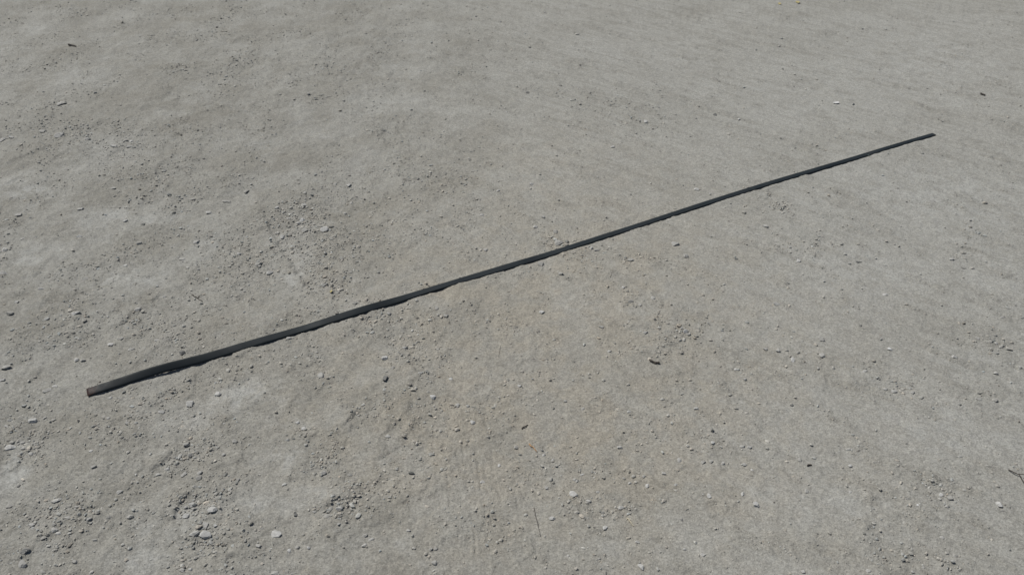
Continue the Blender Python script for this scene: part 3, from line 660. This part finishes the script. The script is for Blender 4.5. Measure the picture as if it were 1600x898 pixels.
             (580, 605, 36, 28, 'p', None), (565, 513, 28, 22, 'd', None), (780, 690, 32, 24, 's', None), (805, 845, 36, 48, 'p', 'pale upright oval stone close to the bottom edge right of centre'), (475, 437, 38, 20, 's', None), (205, 658, 22, 18, 's', None), (85, 522, 22, 18, 's', None), (80, 683, 22, 20, 's', None), (1190, 773, 38, 26, 's', None), (350, 778, 24, 20, 's', None), (363, 640, 16, 18, 's', None), (25, 100, 32, 28, 's', None), (535, 384, 28, 18, 's', None), (680, 480, 42, 28, 's', None), (1020, 335, 26, 20, 's', None), (1410, 437, 20, 16, 's', None), (1075, 735, 28, 18, 's', None), (670, 108, 36, 20, 's', None), (1020, 370, 22, 18, 's', None), (540, 800, 26, 20, 's', None), (210, 853, 20, 18, 's', None), (403, 138, 18, 18, 's', None), (313, 465, 20, 16, 's', None)],
    (3, 3): [(243, 365, 34, 34, 's', 'pale split pebble with a halo of crumbs in the lower right'), (1440, 457, 42, 42, 'p', 'pale greenish round stone near the right edge'), (1077, 393, 32, 28, 'p', 'pale stone at the head of a gravel clump in the lower right'), (1130, 415, 42, 30, 's', None), (1165, 773, 38, 26, 's', None), (1083, 662, 32, 26, 's', None), (1110, 765, 22, 18, 's', None), (512, 213, 26, 22, 'p', None), (500, 110, 36, 20, 's', None), (195, 178, 28, 32, 's', None), (215, 875, 28, 24, 's', None), (625, 870, 32, 24, 's', None), (932, 462, 18, 18, 'w', 'tiny white pebble on bare dirt at lower right'),
             (1198, 155, 34, 18, 's', None), (875, 420, 32, 20, 's', None), (515, 370, 28, 18, 's', None), (495, 293, 18, 14, 's', None), (137, 575, 16, 14, 's', None), (1115, 470, 26, 22, 's', None), (885, 675, 22, 22, 's', None), (965, 855, 24, 20, 's', None), (1320, 265, 16, 12, 's', None), (1395, 258, 18, 14, 's', None), (1430, 343, 24, 18, 's', None), (900, 880, 26, 20, 's', None), (115, 190, 22, 20, 's', None), (600, 640, 18, 14, 'p', None)],
}


KEEP = 310                                            # the stones that show largest; the rest join the loose gravel
EXTRA = []


# short names of things one can find, to say where the many small pebbles lie
MARKS = [((0, 0, 383, 645), 'lone wedge shaped stone'), ((0, 0, 452, 297), 'top left splinter'), ((0, 0, 375, 850), 'blocky stone in the upper gravel band'), ((0, 2, 97, 580), 'small dark stone near the top'), ((0, 2, 1265, 712), 'near black pebble'), ((0, 3, 424, 652), 'white flake'), ((0, 3, 1337, 597), 'small brown splinter'),
         ((1, 0, 1530, 280), 'upright stone by the track edge'), ((1, 0, 113, 432), 'rounded stone by the left edge'), ((1, 0, 500, 397), 'stone at the dust slope'), ((1, 0, 1222, 600), 'egg shaped stone'), ((1, 0, 1410, 345), 'flat slab in the left gravel'), ((1, 0, 530, 826), 'flattish dark sided stone'), ((1, 0, 715, 15), 'flat dark edged stone'), ((1, 0, 865, 606), 'stone in small gravel'),
         ((1, 1, 580, 248), 'lone small upright stone'), ((1, 1, 430, 527), 'pale flat stone in the gravel'), ((1, 1, 1430, 658), "stone above the bar's middle"), ((1, 1, 425, 878), 'chunky stone above the bar'), ((1, 1, 15, 745), 'crumbling grey stone'), ((1, 1, 300, 382), 'stone heading the gravel'),
         ((1, 2, 290, 615), 'crumbled clod touching the bar'), ((1, 2, 527, 667), 'long stone below the bar'), ((1, 2, 1015, 628), 'low mound like stone'), ((1, 2, 303, 818), 'stone ending the pebble row'), ((1, 2, 735, 725), 'pale crumbly clod under the bar'), ((1, 3, 565, 738), 'dark flat sliver'),
         ((2, 0, 468, 157), 'long pale flat stone'), ((2, 0, 1135, 410), 'dark rough clod'), ((2, 0, 492, 447), 'touching pair of stones'), ((2, 0, 293, 632), 'smooth oval stone'), ((2, 0, 200, 820), 'pale blocky stone'), ((2, 0, 1183, 730), 'round stone under the bar'), ((2, 0, 797, 852), 'rough pebble below the rusty end'), ((2, 0, 40, 495), 'greenish flat stone'), ((2, 0, 530, 660), 'rusty bar end'), ((2, 0, 820, 390), 'split flat stone'), ((2, 0, 1360, 668), 'crumbly clod on pale dust'),
         ((2, 1, 405, 542), 'pyramid shaped stone'), ((2, 1, 803, 440), 'pale stone with crisp shadow'), ((2, 1, 805, 573), 'narrow dark stone'), ((2, 1, 1182, 180), 'round flat stone'), ((2, 1, 1105, 690), 'pale half buried stone'), ((2, 1, 1518, 415), 'hair thin stalk'),
         ((2, 2, 885, 487), 'dark wood splinter'), ((2, 2, 877, 82), 'smooth pebble by the gravel patch'), ((2, 2, 1080, 280), 'row of three stones'), ((2, 3, 332, 330), 'stone with V shaped shadow'), ((2, 3, 155, 452), 'pale wedge shaped chip'), ((2, 3, 755, 390), 'bright white pebble'), ((2, 3, 1160, 432), 'rounded stone on the far right'), ((2, 3, 1440, 360), 'stone row at the right edge'), ((2, 3, 575, 248), 'tiny stone with black underside'),
         ((3, 0, 360, 436), 'flat stone with wide shadow'), ((3, 0, 748, 380), 'lone rounded stone at lower left'), ((3, 0, 815, 540), 'round stone beside pale dust'), ((3, 0, 1192, 150), 'loose string of stones'), ((3, 0, 1290, 650), 'three clustered stones'), ((3, 0, 155, 790), 'two big corner stones'), ((3, 0, 345, 625), 'chunky stone at lower left'), ((3, 0, 473, 822), 'smooth stone near the bottom'), ((3, 0, 1247, 302), 'two stacked stones'), ((3, 0, 197, 582), 'bluish flat stone'), ((3, 0, 60, 85), 'pale clod at the left edge'), ((3, 0, 1330, 505), 'broad flat pale slab'),
         ((3, 1, 130, 645), 'large pale rounded stone'), ((3, 1, 450, 540), 'long smooth stone in gravel'), ((3, 1, 825, 47), 'lone round pebble'), ((3, 1, 1110, 825), 'small string near bottom centre'), ((3, 1, 952, 627), 'flat wedge pebble'), ((3, 1, 675, 715), 'stone left of bottom centre'), ((3, 2, 377, 387), 'pale pear shaped stone'), ((3, 2, 250, 548), 'pale oval stone'), ((3, 2, 130, 112), 'orange straw'), ((3, 2, 735, 572), 'short pale straw'),
         ((3, 2, 1042, 182), 'upright oval stone'), ((3, 2, 1190, 193), 'stone row at lower right'), ((3, 2, 1458, 98), 'two neighbouring pale stones'), ((3, 2, 1520, 452), 'pale bluish round stone'), ((3, 2, 805, 845), 'pale oval stone at the bottom'), ((3, 2, 1060, 552), 'tiny black pebble'), ((3, 3, 243, 365), 'pale split pebble'), ((3, 3, 1440, 457), 'greenish stone by the right edge'), ((3, 3, 1077, 393), 'stone heading the gravel clump'), ((3, 3, 1545, 280), 'bent twig'), ((3, 3, 932, 462), 'tiny white pebble'), ((3, 3, 256, 216), 'dark oblong seed')]
SECT = ['right of', 'below right of', 'below', 'below left of', 'left of', 'above left of', 'above', 'above right of']
ORD = ['nearest', 'second', 'third', 'fourth', 'fifth', 'sixth']
TONE = {'s': 'grey', 'p': 'pale', 'd': 'dark', 'w': 'white'}


def pebble_labels(P, specs):
    """one label for each pebble: its build and tone, and its rank on one side of the nearest landmark"""
    MP = np.array([T(*k) for k, _ in MARKS])
    D = P[:, None] - MP[None]
    R = np.hypot(D[:, :, 0], D[:, :, 1])
    S = np.round(np.arctan2(D[:, :, 1], D[:, :, 0]) / (np.pi / 4)).astype(int) % 8
    used, out = set(), []
    for i, sp in enumerate(specs):
        up = P[i, 1] < 649 - .3045 * P[i, 0]
        build = 'flat' if sp[2] > 1.55 * sp[3] else 'upright' if sp[2] < 1.02 * sp[3] else 'small'
        lab = None
        for k in np.argsort(R[i])[:12]:
            rank = int(((S[:, k] == S[i, k]) & (R[:, k] < R[i, k])).sum())
            if rank < len(ORD):
                c = '%s %s pebble, %s one %s the %s' % (build, TONE[sp[4]], ORD[rank], SECT[S[i, k]], MARKS[k][1])
                if c not in used:
                    lab = c
                    break
        if lab is None:
            lab = '%s %s pebble scattered %s the bar' % (build, TONE[sp[4]], 'above' if up else 'below')
        used.add(lab)
        out.append((lab, '%s pebbles scattered %s the bar' % (TONE[sp[4]], 'above' if up else 'below')))
    return out


def build_stones():
    r = np.random.default_rng(77)
    allst = [(k, s) for k, l in STONES.items() for s in l]
    allst.sort(key=lambda t: -(t[1][2] * t[1][3] + (1e5 if t[1][5] else 0)))
    mats = {'s': M_STONE, 'p': M_PALE, 'd': M_DARK, 'w': M_WHITE}
    P = np.array([T(k[0], k[1], s[0], s[1]) for k, s in allst])
    X, Y, m, dep = gp(P[:, 0], P[:, 1] + np.array([s[3] for _, s in allst]) / 4 * .2)
    Z = height(X, Y)
    bad = in_bar(X, Y, .004)
    small = [i for i, (k, q) in enumerate(allst[:KEEP]) if not q[5] and not bad[i]]
    labels = dict(zip(small, pebble_labels(P[small], [allst[i][1] for i in small])))
    for i, (k, s) in enumerate(allst):
        if bad[i] and not s[5]:
            continue
        w = s[2] / 3.99 * m[i] * (1.06 if P[i, 0] < 620 else .95); hi = s[3] / 3.99 * m[i]
        c = min(.55 * w, .66 * hi) * r.uniform(.75, 1.1)               # standing height
        d = np.clip((hi - .5 * c * math.cos(dep[i])) / math.sin(dep[i]), .55 * w, 1.7 * w)
        big = s[2] * s[3] > 620
        if i >= KEEP:
            EXTRA.append((X[i], Y[i], w, s[4]))
            continue
        me = stone_mesh(int(r.integers(0, 14)) if big else 100 + int(r.integers(0, 12)), mats[s[4]])
        if s[5]:
            lab, grp = s[5], None
        else:
            lab, grp = labels[i]
        o = link('stone' if big else 'pebble', me, lab, 'stone' if big else 'pebble', grp)
        a = r.uniform(-.5, .5) + (math.pi if r.uniform() < .5 else 0)
        o.scale = (w / 2, d / 2, c / 2)
        o.rotation_euler = (r.uniform(-.18, .18), r.uniform(-.18, .18), a)
        x, y = X[i], Y[i]
        if bad[i]:                                                     # nudge it clear of the steel
            j = int(np.clip(np.searchsorted(bx, x), 0, len(bx) - 1))
            q = (x - bx[j]) * nx[j] + (y - by[j]) * ny[j]
            push = (-(d / 2 + .003) - q) if q < BAR_W / 2 else (BAR_W + d / 2 + .003 - q)
            x += nx[j] * push; y += ny[j] * push
        o.location = (x, y, Z[i] + c * r.uniform(.10, .28))


build_stones()


def heap_chips():
    """coarser chips heaped along the rut and in the gravel clumps; they join the loose gravel"""
    r = np.random.default_rng(91)
    rut = np.array([(408, 325), (425, 350), (445, 378), (470, 412), (500, 445), (545, 482), (610, 525), (670, 580)], float)
    spots = []
    for _ in range(330):
        t = r.beta(1.3, 1.9) * (len(rut) - 1); k = min(int(t), len(rut) - 2)
        p = rut[k] + (rut[k + 1] - rut[k]) * (t - k)
        d = abs(r.normal(0, 1))
        spots.append((p[0] + 4 + d * 30, p[1] - d * 12 + r.normal(0, 4)))
    for cx, cy, rx, ry, n in ((480, 340, 26, 16, 70), (505, 447, 22, 8, 55), (300, 705, 26, 14, 40), (295, 790, 18, 14, 45), (325, 845, 20, 12, 30), (520, 800, 24, 10, 40), (555, 768, 8, 12, 25), (985, 467, 14, 5, 25), (1058, 520, 26, 8, 40), (970, 797, 22, 7, 35), (60, 212, 60, 8, 60), (140, 228, 50, 7, 40),
                              (590, 500, 26, 7, 40), (1476, 772, 12, 7, 22), (1215, 322, 10, 9, 25), (900, 410, 24, 6, 25), (1405, 608, 22, 4, 18), (1545, 538, 24, 5, 18), (80, 800, 40, 24, 35), (30, 700, 24, 12, 25), (1495, 403, 14, 5, 18), (210, 495, 36, 10, 30)):
        for _ in range(n if cx < 700 else int(n * .55)):
            spots.append((cx + r.normal(0, rx * (.8 if cx < 700 else 1.25)), cy + r.normal(0, ry * (.8 if cx < 700 else 1.3))))
    S = np.array(spots)
    X, Y, m, dep = gp(S[:, 0], S[:, 1])
    ok = ~in_bar(X, Y, .008)
    for x, y in zip(X[ok], Y[ok]):
        EXTRA.append((x, y, (.0045 if x < .1 else .0038) * (1 - r.uniform(0, .93)) ** -.38, 's'))


heap_chips()


# ------------------------------------------------------------------ twigs, straws and flakes
def build_twig(name, pts, rad, mat, label, cat, lift=.002, taper=.5, side=None):
    """a thin bent stalk lying on the dirt, given by photo pixels; side = start index, direction of a short side shoot"""
    P = np.array([gp(a, b)[:2] for a, b in pts])
    t = np.linspace(0, 1, len(P)); tt = np.linspace(0, 1, 14)
    x = np.interp(tt, t, P[:, 0]); y = np.interp(tt, t, P[:, 1])
    r = np.random.default_rng(int(abs(P[0, 0]) * 1e4) % 9999)
    x[1:-1] += r.normal(0, rad * .5, 12); y[1:-1] += r.normal(0, rad * .5, 12)
    z = height(x, y) + rad * .6 + lift * np.abs(np.sin(tt * 2.6 + r.uniform(0, 2)))
    chains = [(np.stack([x, y, z], 1), np.linspace(1, taper, 14) * rad)]
    if side:
        k, dx, dy = side
        q = np.linspace(0, 1, 6)
        chains.append((np.stack([x[k] + dx * q, y[k] + dy * q, z[k] + .004 * q], 1), np.linspace(.7, .3, 6) * rad))
    V, F = [], []
    for C, R in chains:
        n = len(C); base = len(V); K = 6
        d = np.gradient(C, axis=0); d /= np.linalg.norm(d, axis=1)[:, None]
        s = np.cross(d, [0, 0, 1]); s /= np.linalg.norm(s, axis=1)[:, None]; u = np.cross(s, d)
        for i in range(n):
            for j in range(K):
                a = 2 * math.pi * j / K
                V.append(tuple(C[i] + R[i] * (math.cos(a) * s[i] + math.sin(a) * u[i])))
        for i in range(n - 1):
            for j in range(K):
                F.append((base + i * K + j, base + i * K + (j + 1) % K, base + (i + 1) * K + (j + 1) % K, base + (i + 1) * K + j))
        F.append(tuple(base + j for j in range(K))[::-1]); F.append(tuple(base + (n - 1) * K + j for j in range(K)))
    V = np.array(V); org = V.mean(0); org[2] = V[:, 2].min()
    me = bpy.data.meshes.new(name)
    me.from_pydata((V - org).tolist(), [], F); me.update(); me.materials.append(mat)
    for p in me.polygons:
        p.use_smooth = True
    o = link(name, me, label, cat)
    o.location = org


build_twig('twig', [T(3, 3, 1498, 245), T(3, 3, 1530, 270), T(3, 3, 1562, 285), T(3, 3, 1580, 312), T(3, 3, 1620, 370)], .0015, M_TWIG, 'dark bent twig reaching in from the right edge', 'twig', .005, .7, (6, .03, -.008))
build_twig('straw', [T(3, 2, 718, 548), T(3, 2, 757, 597)], .0016, M_STRAW, 'short pale straw beside a gravel patch near the bottom right of centre', 'straw')
build_twig('stalk', [T(3, 2, 137, 478), T(3, 2, 150, 545), T(3, 2, 163, 600), T(3, 2, 178, 662)], .0006, M_TWIG, 'thin dark stalk lying upright in view left of the pale oval stone', 'stalk')
build_twig('straw', [T(3, 2, 108, 90), T(3, 2, 130, 112), T(3, 2, 156, 138)], .0017, M_ORANGE, 'short orange straw on the dirt below centre', 'straw')
build_twig('splinter', [T(2, 2, 855, 474), T(2, 2, 880, 487), T(2, 2, 915, 494)], .0026, M_TWIG, 'short dark wood splinter lying on the dirt right of centre below the bar', 'splinter', .003, 1.3)
build_twig('splinter', [T(0, 0, 428, 294), T(0, 0, 478, 299)], .0045, M_TWIG, 'thin dark splinter near the top left of the dirt', 'splinter', .004, .5)
build_twig('splinter', [T(0, 3, 1322, 592), T(0, 3, 1352, 601)], .004, M_TWIG, 'small brown splinter on the dirt above the bar\'s far end', 'splinter', .003, .6)
build_twig('stalk', [T(2, 2, 60, 893), T(2, 2, 100, 873)], .0018, M_TWIG, 'short dark sliver of stalk just above the orange straw', 'stalk')
build_twig('seed', [T(3, 3, 242, 219), T(3, 3, 256, 216), T(3, 3, 270, 213)], .0020, M_TWIG, 'dark oblong seed on the smooth dirt at lower right', 'seed', .001, .8)
build_twig('stalk', [T(2, 1, 1525, 375), T(2, 1, 1512, 455)], .0005, M_TWIG, 'hair thin stalk on bare dirt just below mid photo', 'stalk')
build_twig('stalk', [T(2, 0, 1195, 45), T(2, 0, 1225, 62), T(2, 0, 1262, 88)], .0014, M_TWIG, 'little forked dry stalk above the bar\'s left part', 'stalk', .003, .6, (7, .012, .016))


def build_flake(name, px, py, w, h, mat, label, cat, seed):
    """a curled flat chip with thickness"""
    x, y, m, dep = (float(q) for q in gp(px, py))
    r = np.random.default_rng(seed)
    n = 9
    a = np.linspace(0, 2 * np.pi, n, endpoint=False) + r.uniform(-.2, .2, n)
    R = r.uniform(.7, 1.1, n)
    vx = np.cos(a) * R * w * m / 2; vy = np.sin(a) * R * h * m / 2 / math.sin(dep)
    z = .0015 + .003 * (np.cos(a) * .5 + .5)
    V = [(vx[i], vy[i], z[i] + .0016) for i in range(n)] + [(vx[i] * .96, vy[i] * .96, z[i]) for i in range(n)] + [(0, 0, .0035)]
    F = [(i, (i + 1) % n, 2 * n) for i in range(n)] + [(i, n + i, n + (i + 1) % n, (i + 1) % n) for i in range(n)] + [tuple(range(2 * n - 1, n - 1, -1))]
    me = bpy.data.meshes.new(name); me.from_pydata(V, [], F); me.update(); me.materials.append(mat)
    o = link(name, me, label, cat)
    o.location = (x, y, float(height(np.array([x]), np.array([y]))[0]))


build_flake('flake', *T(0, 3, 424, 652), 11, 3, M_WHITE, 'white flat flake on the smooth dirt above the bar\'s far end', 'flake', 1)
build_flake('leaf', *T(0, 3, 183, 20), 6, 3.5, M_LEAF, 'yellow leaf scrap at the top edge, larger of the two', 'leaf', 2)
build_flake('leaf', *T(0, 3, 72, 28), 4.5, 3, M_LEAF, 'tiny yellow leaf scrap at the top edge, left of the other', 'leaf', 3)
build_flake('leaf', *T(2, 1, 470, 40), 4, 4, M_LEAF, 'yellow scrap in the gravel close above the bar', 'leaf', 4)


# ------------------------------------------------------------------ gravel and grit too fine to count
def build_grains(name, n, smin, smax, power, base, label, dens_pow, seed, spread, cat, extra=()):
    r = np.random.default_rng(seed)
    n0 = n * 40
    y = r.uniform(.72, 7.0, n0)
    # fewer far off, where single grains cannot be seen
    keepy = r.uniform(0, 1, n0) < np.minimum(1, (1.9 / (y + .7)) ** spread)
    y = y[keepy]
    x = r.uniform(-1, 1, len(y)) * 1.32
    ok = r.uniform(0, 1, len(y)) < halfw(y) / halfw(7.0)
    x = x[ok] * halfw(y[ok]); y = y[ok]
    rough, gr, pale, warm, side = fields(x, y)
    clump = sstep(-.35, .5, pn(x * 55, y * 55, 61))
    pr = np.clip(gr, 0, 1.6) ** dens_pow * (.35 + .9 * clump)
    acc = r.uniform(0, 1, len(x)) * np.percentile(pr, 99) < pr
    acc &= ~in_bar(x, y, smax * .35)
    x, y = x[acc][:n], y[acc][:n]
    ne = len(extra)
    if ne:
        x = np.concatenate([x, [e[0] for e in extra]]); y = np.concatenate([y, [e[1] for e in extra]])
    rough, gr, pale, warm, side = fields(x, y)
    n = len(x)
    s = smin * (1 - r.uniform(0, 1, n) * (1 - (smin / smax) ** power)) ** (-1 / power)
    s *= .8 + .35 * np.clip(gr, 0, 1)
    if ne:
        s[-ne:] = [e[2] for e in extra]
    z = height(x, y)
    shapes = [rock_shape(500 + k + seed, base, 5, .60)[0] for k in range(24)]
    bf = base[1]; nv = len(base[0])
    V = np.array(shapes)[r.integers(0, 24, n)]
    a = r.uniform(0, 2 * np.pi, n); ca, sa = np.cos(a)[:, None], np.sin(a)[:, None]
    sx = s * r.uniform(.75, 1.35, n); sy = s * r.uniform(.6, 1.0, n); sz = s * r.uniform(.38, .8, n)
    vx = V[:, :, 0] * sx[:, None] / 2; vy = V[:, :, 1] * sy[:, None] / 2; vz = V[:, :, 2] * sz[:, None] / 2
    P = np.empty((n, nv, 3))
    P[:, :, 0] = vx * ca - vy * sa + x[:, None]; P[:, :, 1] = vx * sa + vy * ca + y[:, None]
    P[:, :, 2] = vz + (z + sz * r.uniform(.10, .34, n))[:, None]
    F = (bf[None] + (np.arange(n) * nv)[:, None, None]).reshape(-1)
    me = mesh_np(name, P.reshape(-1, 3), F, 3, GRAIN, False)
    t = np.clip(r.normal(1.13, .15, n), .6, 1.55)
    t = np.where(r.uniform(0, 1, n) < .015, t * .65, t); t = np.where(r.uniform(0, 1, n) < .05, t * 1.25, t)
    cc = np.array(SOIL_MID)[None] * (1 - .5 * warm[:, None]) + np.array(SOIL_WARM_CAST)[None] * .5 * warm[:, None]  # grains take on the same painted warm cast
    cc = cc * (1 + .12 * np.clip(pale, 0, 1)[:, None]) * t[:, None]
    wv = r.normal(0, .03, n); cc[:, 0] *= 1 + wv; cc[:, 2] *= 1 - wv
    at = me.attributes.new('tint', 'FLOAT_COLOR', 'POINT')
    col = np.ones((n, nv, 4), np.float32); col[:, :, :3] = cc[:, None, :]
    at.data.foreach_set('color', col.ravel())
    link(name, me, label, cat, kind='stuff')


build_grains('gravel', 34000, .0038, .0125, 2.9, ICO1, 'loose grey gravel crumbs strewn in drifts over the dirt', 1.5, 11, .75, 'gravel', EXTRA)
OCT = (np.array([[1, 0, 0], [-1, 0, 0], [0, 1, 0], [0, -1, 0], [0, 0, 1], [0, 0, -1.]]),
       np.array([[0, 2, 4], [2, 1, 4], [1, 3, 4], [3, 0, 4], [2, 0, 5], [1, 2, 5], [3, 1, 5], [0, 3, 5]]))
build_grains('grit', 85000, .0023, .0050, 2.7, OCT, 'fine pale grit dusted over the whole dirt surface', .7, 12, .9, 'grit')
